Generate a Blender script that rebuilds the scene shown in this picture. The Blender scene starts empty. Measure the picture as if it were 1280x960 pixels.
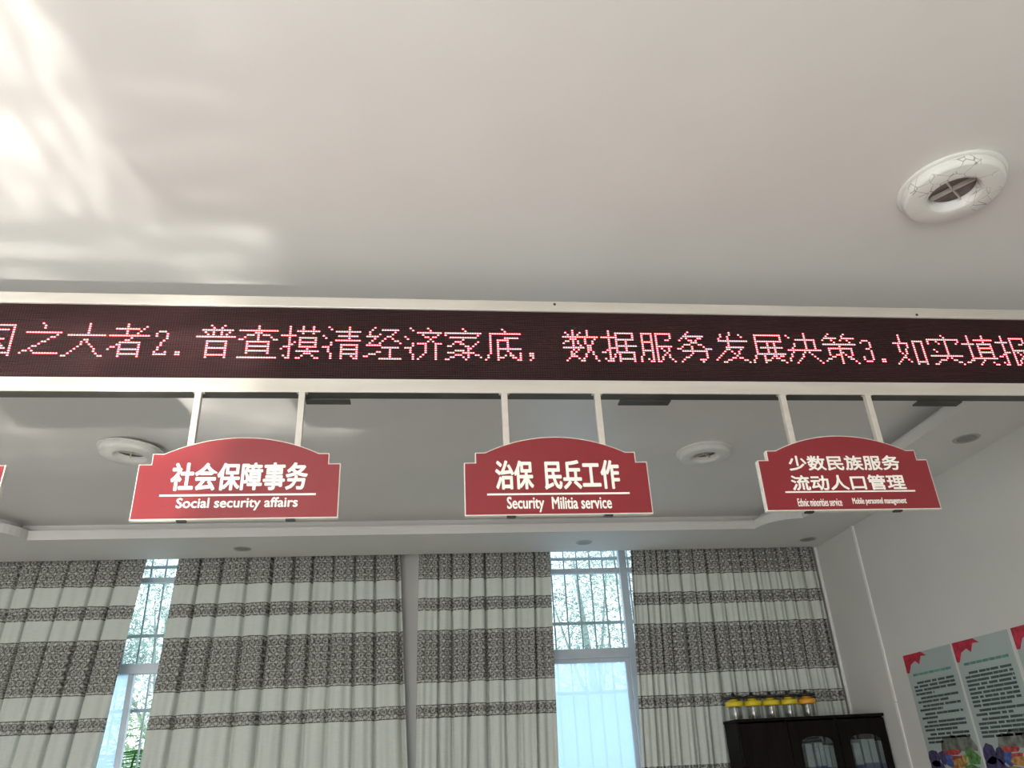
import bpy, bmesh, math, random
from mathutils import Vector, Matrix
from mathutils.geometry import tessellate_polygon
random.seed(7)
E = 1.6          # eye height above the floor
PI = math.pi
S = bpy.context.scene
COL = S.collection

# ------------------------------------------------------------------ camera
f, pitch, roll, yaw = 978.69, math.radians(26.607), math.radians(-2.965), math.radians(7.367)
F0 = Vector((math.sin(yaw), math.cos(yaw), 0)); R0 = Vector((math.cos(yaw), -math.sin(yaw), 0)); U0 = Vector((0, 0, 1))
FW = F0*math.cos(pitch) + U0*math.sin(pitch); UP = -F0*math.sin(pitch) + U0*math.cos(pitch)
RR = R0*math.cos(roll) + UP*math.sin(roll); UU = -R0*math.sin(roll) + UP*math.cos(roll)
cd = bpy.data.cameras.new('camera'); cam = bpy.data.objects.new('camera', cd); COL.objects.link(cam)
cd.sensor_fit = 'HORIZONTAL'; cd.sensor_width = 36; cd.lens = f*36/1280; cd.clip_start = 0.05; cd.clip_end = 200
m = Matrix.Identity(4)
for i in range(3):
    m[i][0] = RR[i]; m[i][1] = UU[i]; m[i][2] = -FW[i]
m[2][3] = E
cam.matrix_world = m
S.camera = cam

# ------------------------------------------------------------------ light and exposure
W = bpy.data.worlds.new('sky'); S.world = W; W.use_nodes = True
nt = W.node_tree; bg = nt.nodes['Background']
tc = nt.nodes.new('ShaderNodeTexCoord'); sp = nt.nodes.new('ShaderNodeSeparateXYZ'); cr = nt.nodes.new('ShaderNodeValToRGB')
nt.links.new(tc.outputs['Generated'], sp.inputs[0]); nt.links.new(sp.outputs[2], cr.inputs[0])
cr.color_ramp.elements[0].color = (0.80, 0.90, 0.95, 1); cr.color_ramp.elements[1].color = (0.62, 0.80, 1.0, 1)
nt.links.new(cr.outputs[0], bg.inputs[0]); bg.inputs[1].default_value = 2.6

def area(name, loc, target, sx, sy, power, color, spread=180):
    l = bpy.data.lights.new(name, 'AREA'); l.shape = 'RECTANGLE'; l.size = sx; l.size_y = sy
    l.energy = power; l.color = color; l.spread = math.radians(spread)
    o = bpy.data.objects.new(name, l); COL.objects.link(o); o.location = loc
    o.rotation_euler = (Vector(target) - Vector(loc)).to_track_quat('-Z', 'Y').to_euler()
    return o
# daylight entering the two big glazed openings of the wall behind the camera and the left wall
area('daylight_entrance', (-2.0, -3.45, 1.35), (-2.0, 0, 1.35), 4.0, 2.3, 215, (1.0, 0.975, 0.935))
area('daylight_left', (-5.4, 0.2, 1.4), (0, 0.2, 1.4), 3.0, 2.0, 25, (1.0, 0.97, 0.93))

# sunlight thrown up from the shiny floor behind the camera: a low lamp with a rippled cookie
lp = bpy.data.lights.new('sun_bounce', 'POINT'); lp.energy = 1.0; lp.color = (1.0, 0.98, 0.94); lp.shadow_soft_size = 0.03
lo = bpy.data.objects.new('sun_bounce', lp); COL.objects.link(lo); lo.location = (-1.6, -1.0, 0.1)
lp.use_nodes = True; nt = lp.node_tree; N = nt.nodes; L = nt.links
em = N['Emission']; em.inputs[0].default_value = (1.0, 0.985, 0.95, 1)
def nmath(op, a, b=None, clamp=False):
    n = N.new('ShaderNodeMath'); n.operation = op; n.use_clamp = clamp
    for i, v in enumerate((a, b)):
        if v is None: continue
        if isinstance(v, (int, float)): n.inputs[i].default_value = v
        else: L.new(v, n.inputs[i])
    return n.outputs[0]
tcn = N.new('ShaderNodeTexCoord'); sx = N.new('ShaderNodeSeparateXYZ'); L.new(tcn.outputs['Normal'], sx.inputs[0])
H = 2.0 + E - 0.1
u = nmath('ADD', nmath('MULTIPLY', nmath('DIVIDE', sx.outputs[0], sx.outputs[2]), H), -1.6)   # where the ray meets the ceiling
v = nmath('ADD', nmath('MULTIPLY', nmath('DIVIDE', sx.outputs[1], sx.outputs[2]), H), -1.0)
cx = N.new('ShaderNodeCombineXYZ'); L.new(u, cx.inputs[0]); L.new(v, cx.inputs[1])
def noise(scale, sxy, detail=3):
    mp = N.new('ShaderNodeMapping'); mp.inputs['Scale'].default_value = (sxy[0], sxy[1], 1); L.new(cx.outputs[0], mp.inputs[0])
    n = N.new('ShaderNodeTexNoise'); n.inputs['Scale'].default_value = scale; n.inputs['Detail'].default_value = detail
    L.new(mp.outputs[0], n.inputs[0]); return n.outputs[0]
def ramp(x, a, b):   # 0 at a, 1 at b
    n = N.new('ShaderNodeMapRange'); n.interpolation_type = 'SMOOTHSTEP'
    n.inputs[1].default_value = min(a, b); n.inputs[2].default_value = max(a, b)
    n.inputs[3].default_value = 0 if a < b else 1; n.inputs[4].default_value = 1 if a < b else 0
    L.new(x, n.inputs[0]); return n.outputs[0]
def mul(*a):
    r = a[0]
    for b in a[1:]: r = nmath('MULTIPLY', r, b)
    return r
wob = nmath('MULTIPLY', nmath('SUBTRACT', noise(3.0, (1, 0.6)), 0.5), 0.35)
uw = nmath('ADD', u, wob); vw = nmath('ADD', v, nmath('MULTIPLY', wob, 0.3))
streak = ramp(noise(9.0, (1.6, 0.30), 4), 0.44, 0.60)
blot = ramp(noise(4.5, (0.6, 1.8), 4), 0.48, 0.66)
a1 = mul(ramp(uw, -0.98, -1.16), ramp(vw, 2.62, 2.45), nmath('ADD', 0.22, nmath('MULTIPLY', streak, 0.45)), nmath('ADD', 0.7, mul(ramp(uw, -1.10, -1.45), 0.7)))
a2 = mul(ramp(u, -0.50, -0.75), ramp(v, 2.5, 2.62), ramp(v, 3.5, 3.2), nmath('ADD', 0.20, nmath('MULTIPLY', blot, 0.40)))
a3 = mul(ramp(u, -0.30, -0.55), ramp(uw, -1.9, -1.45), ramp(v, 3.0, 3.3), ramp(vw, 4.95, 4.35), nmath('ADD', 0.75, nmath('MULTIPLY', blot, 0.9)))
a4 = mul(ramp(u, -1.6, -2.0), ramp(v, 3.2, 3.8), ramp(vw, 5.6, 4.6), nmath('ADD', 0.25, nmath('MULTIPLY', blot, 0.8)))
a5 = mul(ramp(u, -0.35, -0.9), ramp(v, 2.7, 2.4), nmath('MULTIPLY', blot, 0.12))
tot = nmath('ADD', nmath('ADD', nmath('ADD', a1, a2), nmath('ADD', a3, a4)), a5)
tot = nmath('ADD', tot, mul(ramp(v, 3.9, 0.5), ramp(u, 3.6, -0.6), 0.10))
L.new(nmath('MULTIPLY', tot, 1500.0), em.inputs[1])

S.view_settings.view_transform = 'Standard'; S.view_settings.look = 'None'
S.view_settings.exposure = 0.0; S.view_settings.gamma = 1.0; S.view_settings.use_curve_mapping = False

# ------------------------------------------------------------------ materials
MATS = {}
def mat(name, col, rough=0.6, metal=0.0, var=0.0, scale=8.0, bump=0.0, bscale=60.0, emit=None, estr=0.0, alpha=1.0, trans=0.0, coat=0.0, stretch=(1, 1, 1)):
    if name in MATS: return MATS[name]
    M = bpy.data.materials.new(name); M.use_nodes = True; MATS[name] = M
    t = M.node_tree; b = t.nodes['Principled BSDF']
    b.inputs['Base Color'].default_value = (*col, 1); b.inputs['Roughness'].default_value = rough; b.inputs['Metallic'].default_value = metal
    b.inputs['Coat Weight'].default_value = coat
    tcx = t.nodes.new('ShaderNodeTexCoord'); mp = t.nodes.new('ShaderNodeMapping'); mp.inputs['Scale'].default_value = stretch
    t.links.new(tcx.outputs['Object'], mp.inputs[0])
    n = t.nodes.new('ShaderNodeTexNoise'); n.inputs['Scale'].default_value = scale; n.inputs['Detail'].default_value = 5
    t.links.new(mp.outputs[0], n.inputs[0])
    r = t.nodes.new('ShaderNodeValToRGB'); t.links.new(n.outputs[0], r.inputs[0])
    r.color_ramp.elements[0].position = 0.35; r.color_ramp.elements[1].position = 0.65
    r.color_ramp.elements[0].color = (*[max(0, c*(1-var)) for c in col], 1); r.color_ramp.elements[1].color = (*[min(1, c*(1+var)) for c in col], 1)
    t.links.new(r.outputs[0], b.inputs['Base Color'])
    if bump:
        n2 = t.nodes.new('ShaderNodeTexNoise'); n2.inputs['Scale'].default_value = bscale; t.links.new(mp.outputs[0], n2.inputs[0])
        bp = t.nodes.new('ShaderNodeBump'); bp.inputs['Strength'].default_value = bump; bp.inputs['Distance'].default_value = 0.002
        t.links.new(n2.outputs[0], bp.inputs['Height']); t.links.new(bp.outputs[0], b.inputs['Normal'])
    if emit: b.inputs['Emission Color'].default_value = (*emit, 1); b.inputs['Emission Strength'].default_value = estr
    b.inputs['Alpha'].default_value = alpha; b.inputs['Transmission Weight'].default_value = trans
    return M
mCeil = mat('ceiling_paint', (0.74, 0.715, 0.69), 0.38, var=0.02, scale=1.5)
mSoff = mat('soffit_paint', (0.72, 0.705, 0.68), 0.6, var=0.02, scale=2)
mWall = mat('wall_paint', (0.63, 0.612, 0.58), 0.7, var=0.025, scale=1.2, bump=0.1)
mFloor = mat('floor_tile', (0.55, 0.53, 0.49), 0.2, var=0.06, scale=3)
mAlu = mat('aluminium_frame', (0.60, 0.56, 0.50), 0.38, metal=0.25, var=0.05, scale=3, stretch=(1, 8, 8))
mDarkMetal = mat('dark_steel', (0.06, 0.058, 0.05), 0.5, metal=0.3, var=0.2)
mBlackPanel = mat('led_mask', (0.020, 0.005, 0.005), 0.75, var=0.2, scale=5)
mLouvre = mat('led_louvre', (0.038, 0.009, 0.010), 0.75, var=0.2, scale=5)
mLedOff = mat('led_lens_unlit', (0.055, 0.018, 0.020), 0.5, var=0.1)
mLedOn = mat('led_lens_lit', (0.9, 0.3, 0.3), 0.4, emit=(1.0, 0.175, 0.20), estr=4.6)
mRed = mat('sign_red', (0.225, 0.020, 0.026), 0.28, var=0.04, scale=3)
mCream = mat('sign_edge_cream', (0.72, 0.69, 0.61), 0.5, var=0.03)
mLetter = mat('letter_white', (0.90, 0.87, 0.80), 0.5, var=0.02)
mPlaster = mat('plaster_rosette', (0.76, 0.755, 0.72), 0.6, var=0.03, scale=12, bump=0.2)
mHole = mat('lamp_recess', (0.16, 0.13, 0.12), 0.35, metal=0.5, var=0.3, scale=20)
mVane = mat('lamp_vane', (0.62, 0.6, 0.56), 0.3, metal=0.4)
mWinAlu = mat('window_aluminium', (0.52, 0.57, 0.62), 0.4, metal=0.2, var=0.04)
mGrille = mat('grille_steel', (0.42, 0.48, 0.50), 0.5, var=0.1)
mWood = mat('dark_wood', (0.006, 0.004, 0.004), 0.6, var=0.4, scale=4, stretch=(8, 8, 1))
mWood.node_tree.nodes['Principled BSDF'].inputs['Specular IOR Level'].default_value = 0.12
mBinderW = mat('binder_grey', (0.25, 0.28, 0.28), 0.5, var=0.06)
mBinderB = mat('binder_blue', (0.05, 0.06, 0.13), 0.5, var=0.1)
mYellow = mat('lid_yellow', (0.72, 0.55, 0.02), 0.4, var=0.08)
mOrange = mat('lid_orange', (0.80, 0.36, 0.02), 0.4, var=0.08)
mBlack = mat('black_plastic', (0.015, 0.015, 0.015), 0.4)
mPaper = mat('poster_paper', (0.38, 0.43, 0.405), 0.4, var=0.04, scale=2)
mInk = mat('poster_ink', (0.05, 0.07, 0.06), 0.6, var=0.2)
mInkGreen = mat('poster_title', (0.12, 0.26, 0.22), 0.6, var=0.3)
mRibbon = mat('poster_ribbon', (0.45, 0.015, 0.04), 0.45, var=0.3, scale=25)
mConduit = mat('conduit_white', (0.78, 0.77, 0.74), 0.4)
mBark = mat('bark', (0.42, 0.42, 0.39), 0.9, var=0.3, bump=0.6)
mLeaf = mat('leaf_green', (0.40, 0.50, 0.44), 0.6, var=0.4, scale=3)
mPalm = mat('palm_green', (0.10, 0.28, 0.05), 0.45, var=0.5, scale=2)
mGround = mat('yard_concrete', (0.5, 0.5, 0.48), 0.9, var=0.1)

def shader_mix(name, build):
    M = bpy.data.materials.new(name); M.use_nodes = True; t = M.node_tree; t.nodes.clear()
    out = t.nodes.new('ShaderNodeOutputMaterial'); t.links.new(build(t), out.inputs[0]); MATS[name] = M; return M
def clear_glass(t):
    a = t.nodes.new('ShaderNodeBsdfTransparent'); a.inputs[0].default_value = (0.93, 0.97, 0.97, 1)
    g = t.nodes.new('ShaderNodeBsdfGlossy'); g.inputs['Roughness'].default_value = 0.02
    mx = t.nodes.new('ShaderNodeMixShader'); mx.inputs[0].default_value = 0.06
    t.links.new(a.outputs[0], mx.inputs[1]); t.links.new(g.outputs[0], mx.inputs[2]); return mx.outputs[0]
mGlass = shader_mix('clear_glass', clear_glass)
def jar_plastic(t):
    a = t.nodes.new('ShaderNodeBsdfTransparent'); a.inputs[0].default_value = (0.86, 0.86, 0.84, 1)
    g = t.nodes.new('ShaderNodeBsdfGlossy'); g.inputs['Roughness'].default_value = 0.15
    mx = t.nodes.new('ShaderNodeMixShader'); mx.inputs[0].default_value = 0.12
    t.links.new(a.outputs[0], mx.inputs[1]); t.links.new(g.outputs[0], mx.inputs[2]); return mx.outputs[0]
mJar = shader_mix('clear_plastic', jar_plastic)
def frosted(t):
    a = t.nodes.new('ShaderNodeBsdfTransparent'); a.inputs[0].default_value = (0.90, 0.97, 1.0, 1)
    g = t.nodes.new('ShaderNodeBsdfTranslucent'); g.inputs[0].default_value = (0.80, 0.92, 1.0, 1)
    mx = t.nodes.new('ShaderNodeMixShader'); mx.inputs[0].default_value = 0.55
    t.links.new(a.outputs[0], mx.inputs[1]); t.links.new(g.outputs[0], mx.inputs[2]); return mx.outputs[0]
mFrost = shader_mix('frosted_film_glass', frosted)

def curtain_mat(name):
    M = bpy.data.materials.new(name); M.use_nodes = True; t = M.node_tree; N = t.nodes; L = t.links; N.clear()
    def mt(op, a, b=None):
        n = N.new('ShaderNodeMath'); n.operation = op
        for i, v in enumerate((a, b)):
            if v is None: continue
            if isinstance(v, (int, float)): n.inputs[i].default_value = v
            else: L.new(v, n.inputs[i])
        return n.outputs[0]
    uvn = N.new('ShaderNodeUVMap'); s = N.new('ShaderNodeSeparateXYZ'); L.new(uvn.outputs[0], s.inputs[0])
    u, z = s.outputs[0], s.outputs[1]                      # metres along the cloth, metres above the floor
    nz = N.new('ShaderNodeTexNoise'); nz.inputs['Scale'].default_value = 3; L.new(uvn.outputs[0], nz.inputs[0])
    zz = mt('ADD', z, mt('MULTIPLY', mt('SUBTRACT', nz.outputs[0], 0.5), 0.012))
    def gt(a): return mt('GREATER_THAN', zz, a)
    band = gt(E+1.636)
    for lo_, hi in ((1.357, 1.47), (0.753, 1.188), (0.473, 0.577), (-0.35, 0.02)):
        band = mt('ADD', band, mt('MULTIPLY', gt(E+lo_), mt('SUBTRACT', 1.0, gt(E+hi))))
    P = 0.066
    def cell(x): return mt('SUBTRACT', mt('FRACT', mt('DIVIDE', x, P)), 0.5)
    cu = cell(u); cz = cell(mt('ADD', z, 0.011))
    d = mt('SQRT', mt('ADD', mt('MULTIPLY', cu, cu), mt('MULTIPLY', cz, cz)))
    def bump(x, c, w):        # 1 at x = c, fading to 0 at a distance w
        return mt('MAXIMUM', 0.0, mt('SUBTRACT', 1.0, mt('DIVIDE', mt('ABSOLUTE', mt('SUBTRACT', x, c)), w)))
    ang = mt('ARCTAN2', cz, cu); pet = mt('ADD', 0.75, mt('MULTIPLY', mt('SINE', mt('MULTIPLY', ang, 8.0)), 0.35))
    ring = mt('MULTIPLY', bump(d, 0.26, 0.11), pet); core = bump(d, 0.0, 0.10)
    corner = bump(d, 0.68, 0.16); row = bump(mt('ABSOLUTE', cz), 0.46, 0.06)
    dash = mt('GREATER_THAN', mt('SINE', mt('MULTIPLY', u, 2*PI/P*4)), 0.0)
    nz2 = N.new('ShaderNodeTexNoise'); nz2.inputs['Scale'].default_value = 60; nz2.inputs['Detail'].default_value = 4; L.new(uvn.outputs[0], nz2.inputs[0])
    pat = mt('ADD', mt('ADD', mt('MULTIPLY', ring, 0.50), mt('MULTIPLY', core, 0.22)), mt('ADD', mt('MULTIPLY', corner, 0.55), mt('MULTIPLY', mt('MULTIPLY', row, dash), 0.5)))
    pat = mt('ADD', pat, mt('MULTIPLY', mt('SUBTRACT', nz2.outputs[0], 0.42), 1.3))
    for e_ in (1.636, 1.357, 1.47, 0.753, 1.188, 0.473, 0.577):       # woven border at each band edge
        for of, am in ((.0, -.5), (.016, .25), (-.016, .25)): pat = mt('ADD', pat, mt('MULTIPLY', bump(zz, E+e_+of, 0.009), am))
    rp = N.new('ShaderNodeValToRGB'); L.new(pat, rp.inputs[0])
    rp.color_ramp.elements[0].position = 0.0; rp.color_ramp.elements[0].color = (0.115, 0.112, 0.103, 1)
    rp.color_ramp.elements[1].position = 0.62; rp.color_ramp.elements[1].color = (0.66, 0.66, 0.61, 1)
    # plain cloth with fine horizontal slubs
    mp = N.new('ShaderNodeMapping'); mp.inputs['Scale'].default_value = (6, 120, 1); L.new(uvn.outputs[0], mp.inputs[0])
    sl = N.new('ShaderNodeTexNoise'); sl.inputs['Scale'].default_value = 2; L.new(mp.outputs[0], sl.inputs[0])
    rl = N.new('ShaderNodeValToRGB'); L.new(sl.outputs[0], rl.inputs[0])
    rl.color_ramp.elements[0].color = (0.62, 0.645, 0.59, 1); rl.color_ramp.elements[1].color = (0.78, 0.81, 0.75, 1)
    mc = N.new('ShaderNodeMix'); mc.data_type = 'RGBA'; L.new(band, mc.inputs[0]); L.new(rl.outputs[0], mc.inputs[6]); L.new(rp.outputs[0], mc.inputs[7])
    df = N.new('ShaderNodeBsdfDiffuse'); tr = N.new('ShaderNodeBsdfTranslucent'); mx = N.new('ShaderNodeMixShader'); mx.inputs[0].default_value = 0.16
    L.new(mc.outputs[2], df.inputs[0]); L.new(mc.outputs[2], tr.inputs[0]); L.new(df.outputs[0], mx.inputs[1]); L.new(tr.outputs[0], mx.inputs[2])
    o = N.new('ShaderNodeOutputMaterial'); L.new(mx.outputs[0], o.inputs[0]); return M
mCurtain = curtain_mat('curtain_cloth')

def cracked():
    M = mPlaster.copy(); M.name = 'cracked_plaster'; t = M.node_tree; b = t.nodes['Principled BSDF']
    tcx = t.nodes.new('ShaderNodeTexCoord')
    v = t.nodes.new('ShaderNodeTexVoronoi'); v.feature = 'DISTANCE_TO_EDGE'; v.inputs['Scale'].default_value = 22; t.links.new(tcx.outputs['Object'], v.inputs[0])
    r = t.nodes.new('ShaderNodeValToRGB'); r.color_ramp.elements[0].position = 0.0; r.color_ramp.elements[1].position = 0.035
    r.color_ramp.elements[0].color = (1, 1, 1, 1); r.color_ramp.elements[1].color = (0, 0, 0, 1); t.links.new(v.outputs[0], r.inputs[0])
    n = t.nodes.new('ShaderNodeTexNoise'); n.inputs['Scale'].default_value = 6; t.links.new(tcx.outputs['Object'], n.inputs[0])
    r2 = t.nodes.new('ShaderNodeValToRGB'); r2.color_ramp.elements[0].position = 0.46; r2.color_ramp.elements[1].position = 0.54; t.links.new(n.outputs[0], r2.inputs[0])
    sx = t.nodes.new('ShaderNodeSeparateXYZ'); t.links.new(tcx.outputs['Object'], sx.inputs[0])
    lt = t.nodes.new('ShaderNodeMath'); lt.operation = 'LESS_THAN'; lt.inputs[1].default_value = 0.06; t.links.new(sx.outputs[1], lt.inputs[0])
    m1 = t.nodes.new('ShaderNodeMath'); m1.operation = 'MULTIPLY'; t.links.new(r.outputs[0], m1.inputs[0]); t.links.new(r2.outputs[0], m1.inputs[1])
    m2 = t.nodes.new('ShaderNodeMath'); m2.operation = 'MULTIPLY'; t.links.new(m1.outputs[0], m2.inputs[0]); t.links.new(lt.outputs[0], m2.inputs[1])
    mc = t.nodes.new('ShaderNodeMix'); mc.data_type = 'RGBA'; src = b.inputs['Base Color'].links[0].from_socket
    t.links.new(m2.outputs[0], mc.inputs[0]); t.links.new(src, mc.inputs[6]); mc.inputs[7].default_value = (0.22, 0.19, 0.16, 1)
    t.links.new(mc.outputs[2], b.inputs['Base Color']); return M
mCracked = cracked()

# ------------------------------------------------------------------ mesh helpers
class MB:
    def __init__(s): s.bm = bmesh.new()
    def box(s, x0, x1, y0, y1, z0, z1, bevel=0.0, M=None):
        r = bmesh.ops.create_cube(s.bm, size=1.0)['verts']
        for v in r:
            v.co = Vector((x0+(v.co.x+.5)*(x1-x0), y0+(v.co.y+.5)*(y1-y0), z0+(v.co.z+.5)*(z1-z0)))
        if bevel:
            ed = list({e for v in r for e in v.link_edges})
            nv = bmesh.ops.bevel(s.bm, geom=ed, offset=bevel, segments=2, affect='EDGES', profile=0.5)['verts']; r = nv
        if M: 
            for v in set(r): v.co = M @ v.co
        return s
    def tube(s, a, b, r0, r1=None, n=10, cap=True):
        a = Vector(a); b = Vector(b); d = (b-a)
        if r1 is None: r1 = r0
        q = d.to_track_quat('Z', 'Y'); ra, rb = [], []
        for i in range(n):
            c = Vector((math.cos(2*PI*i/n), math.sin(2*PI*i/n), 0))
            ra.append(s.bm.verts.new(a + q @ (c*r0))); rb.append(s.bm.verts.new(b + q @ (c*r1)))
        for i in range(n):
            j = (i+1) % n; s.bm.faces.new((ra[i], ra[j], rb[j], rb[i]))
        if cap: s.bm.faces.new(ra[::-1]); s.bm.faces.new(rb)
        return s
    def lathe(s, prof, n=48, c=(0, 0, 0), M=None):
        rings = []
        for (r, z) in prof:
            ring = []
            if r < 1e-6:
                v = s.bm.verts.new((c[0], c[1], c[2]+z)); ring = [v]*n
            else:
                ring = [s.bm.verts.new((c[0]+r*math.cos(2*PI*i/n), c[1]+r*math.sin(2*PI*i/n), c[2]+z)) for i in range(n)]
            rings.append(ring)
        for A, B in zip(rings, rings[1:]):
            for i in range(n):
                j = (i+1) % n; q = [A[i], A[j], B[j], B[i]]; q2 = []
                for v in q:
                    if v not in q2: q2.append(v)
                if len(q2) > 2: s.bm.faces.new(q2)
        return s
    def prism(s, pts, y0, y1):        # pts: (x, z) outline
        a = [s.bm.verts.new((x, y0, z)) for x, z in pts]; b = [s.bm.verts.new((x, y1, z)) for x, z in pts]
        n = len(pts)
        for i in range(n):
            j = (i+1) % n; s.bm.faces.new((a[i], a[j], b[j], b[i]))
        s.bm.faces.new(a[::-1]); s.bm.faces.new(b); return s
    def build(s, name, m, parent=None, smooth=False, loc=None):
        bmesh.ops.recalc_face_normals(s.bm, faces=s.bm.faces)
        me = bpy.data.meshes.new(name); s.bm.to_mesh(me); s.bm.free(); me.materials.append(m)
        if smooth:
            for p in me.polygons: p.use_smooth = True
        o = bpy.data.objects.new(name, me); COL.objects.link(o)
        if parent: o.parent = parent
        if loc: o.location = loc
        return o
def pyd(name, verts, faces, m, parent=None, smooth=False):
    me = bpy.data.meshes.new(name); me.from_pydata(verts, [], faces); me.materials.append(m); me.update()
    if smooth:
        for p in me.polygons: p.use_smooth = True
    o = bpy.data.objects.new(name, me); COL.objects.link(o)
    if parent: o.parent = parent
    return o
def tag(o, label=None, cat=None, group=None, kind=None):
    if label: o['label'] = label
    if cat: o['category'] = cat
    if group: o['group'] = group
    if kind: o['kind'] = kind
    return o
def empty(name, loc, label, cat, group=None, rot=(0, 0, 0)):
    o = bpy.data.objects.new(name, None); o.empty_display_size = 0.05; COL.objects.link(o); o.location = loc; o.rotation_euler = rot
    return tag(o, label, cat, group)
def struct(o): o['kind'] = 'structure'; return o
def kids(o): return [c for c in bpy.data.objects if c.parent is o]
def copy_tree(o, parent=None):
    c = o.copy(); COL.objects.link(c)
    if parent: c.parent = parent
    for ch in kids(o): copy_tree(ch, c)
    return c

# ------------------------------------------------------------------ room shell
XL, XR, YB, YW = -5.5, 3.814, -3.5, 7.35
struct(MB().box(XL-.2, XR+.2, YB-.2, YW+.25, -0.12, 0).build('floor', mFloor))
struct(MB().box(XL-.2, XR+.2, YB-.2, YW+.25, E+2.0, E+2.12).build('ceiling', mCeil))
struct(MB().box(XR, XR+.2, YB-.2, YW+.25, 0, E+2.0).build('wall_right', mWall))
# left wall with one wide opening (outside the frame)
w = MB(); w.box(XL-.2, XL, YB-.2, -1.4, 0, E+2.0); w.box(XL-.2, XL, 1.8, YW+.25, 0, E+2.0); w.box(XL-.2, XL, -1.4, 1.8, 0, .35); w.box(XL-.2, XL, -1.4, 1.8, 2.45, E+2.0)
struct(w.build('wall_left', mWall))
# back wall with the entrance opening
w = MB(); w.box(XL, -4.1, YB-.2, YB, 0, E+2.0); w.box(.1, XR, YB-.2, YB, 0, E+2.0); w.box(-4.1, .1, YB-.2, YB, 2.55, E+2.0)
struct(w.build('wall_back', mWall))
# window wall: openings for two windows
ZS, ZH = 0.85, 3.60
w = MB()
for a, b in ((XL, -4.05), (-0.47, 0.22), (3.60, XR)): w.box(a, b, YW, YW+.22, ZS, ZH)
w.box(XL, XR, YW, YW+.22, 0, ZS); w.box(XL, XR, YW, YW+.22, ZH, E+2.0)
struct(w.build('wall_front', mWall))

def notch_rect(x0, x1, y0, y1, r, n=10):
    P = []
    for cx_, cy_, a0 in ((x1, y0, PI), (x1, y1, -PI/2), (x0, y1, 0), (x0, y0, PI/2)):
        # concave corner: circle centred at the corner, traversed so the outline stays counter-clockwise
        for i in range(n+1):
            a = a0 - (PI/2)*i/n
            P.append((cx_+r*math.cos(a), cy_+r*math.sin(a)))
    return P
inner = notch_rect(-3.40, 3.225, -2.6, 6.46, 0.30)
outer = [(XL, YB), (XR, YB), (XR, 7.115), (XL, 7.115)]
tri = tessellate_polygon([[Vector((x, y, 0)) for x, y in outer], [Vector((x, y, 0)) for x, y in inner]])
pts = outer + inner; no = len(outer); nn = len(pts)
V = [(x, y, E+1.85) for x, y in pts] + [(x, y, E+1.925) for x, y in pts]
Fc = [tuple(t) for t in tri] + [tuple(i+nn for i in t) for t in tri]
for st, ln in ((0, no), (no, len(inner))):
    for i in range(ln):
        j = (i+1) % ln; Fc.append((st+i, st+j, nn+st+j, nn+st+i))
sf = pyd('trim_1', V, Fc, mSoff); bmx = bmesh.new(); bmx.from_mesh(sf.data); bmesh.ops.recalc_face_normals(bmx, faces=bmx.faces); bmx.to_mesh(sf.data); bmx.free()
struct(sf)
# recessed side of the tray above the lip
ri = notch_rect(-3.51, 3.335, -2.71, 6.57, 0.30); ro_ = notch_rect(-3.53, 3.355, -2.73, 6.59, 0.30)
V = [(x, y, z) for z in (E+1.925, E+2.0) for x, y in ri] + [(x, y, z) for z in (E+1.925, E+2.0) for x, y in ro_]; n = len(ri)
Fc = []
for i in range(n):
    j = (i+1) % n; Fc += [(i, j, n+j, n+i), (2*n+i, 2*n+j, 3*n+j, 3*n+i)]
struct(pyd('trim_2', V, Fc, mSoff))
# curtain box above the soffit edge
struct(MB().box(XL, XR, 7.10, 7.115, E+1.925, E+2.0).build('trim_3', mSoff))
# thin white strip where the curtain meets the right wall
struct(MB().box(XR-.022, XR, 7.14, 7.165, 0, E+1.86, .003).build('trim_4', mConduit))

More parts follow.
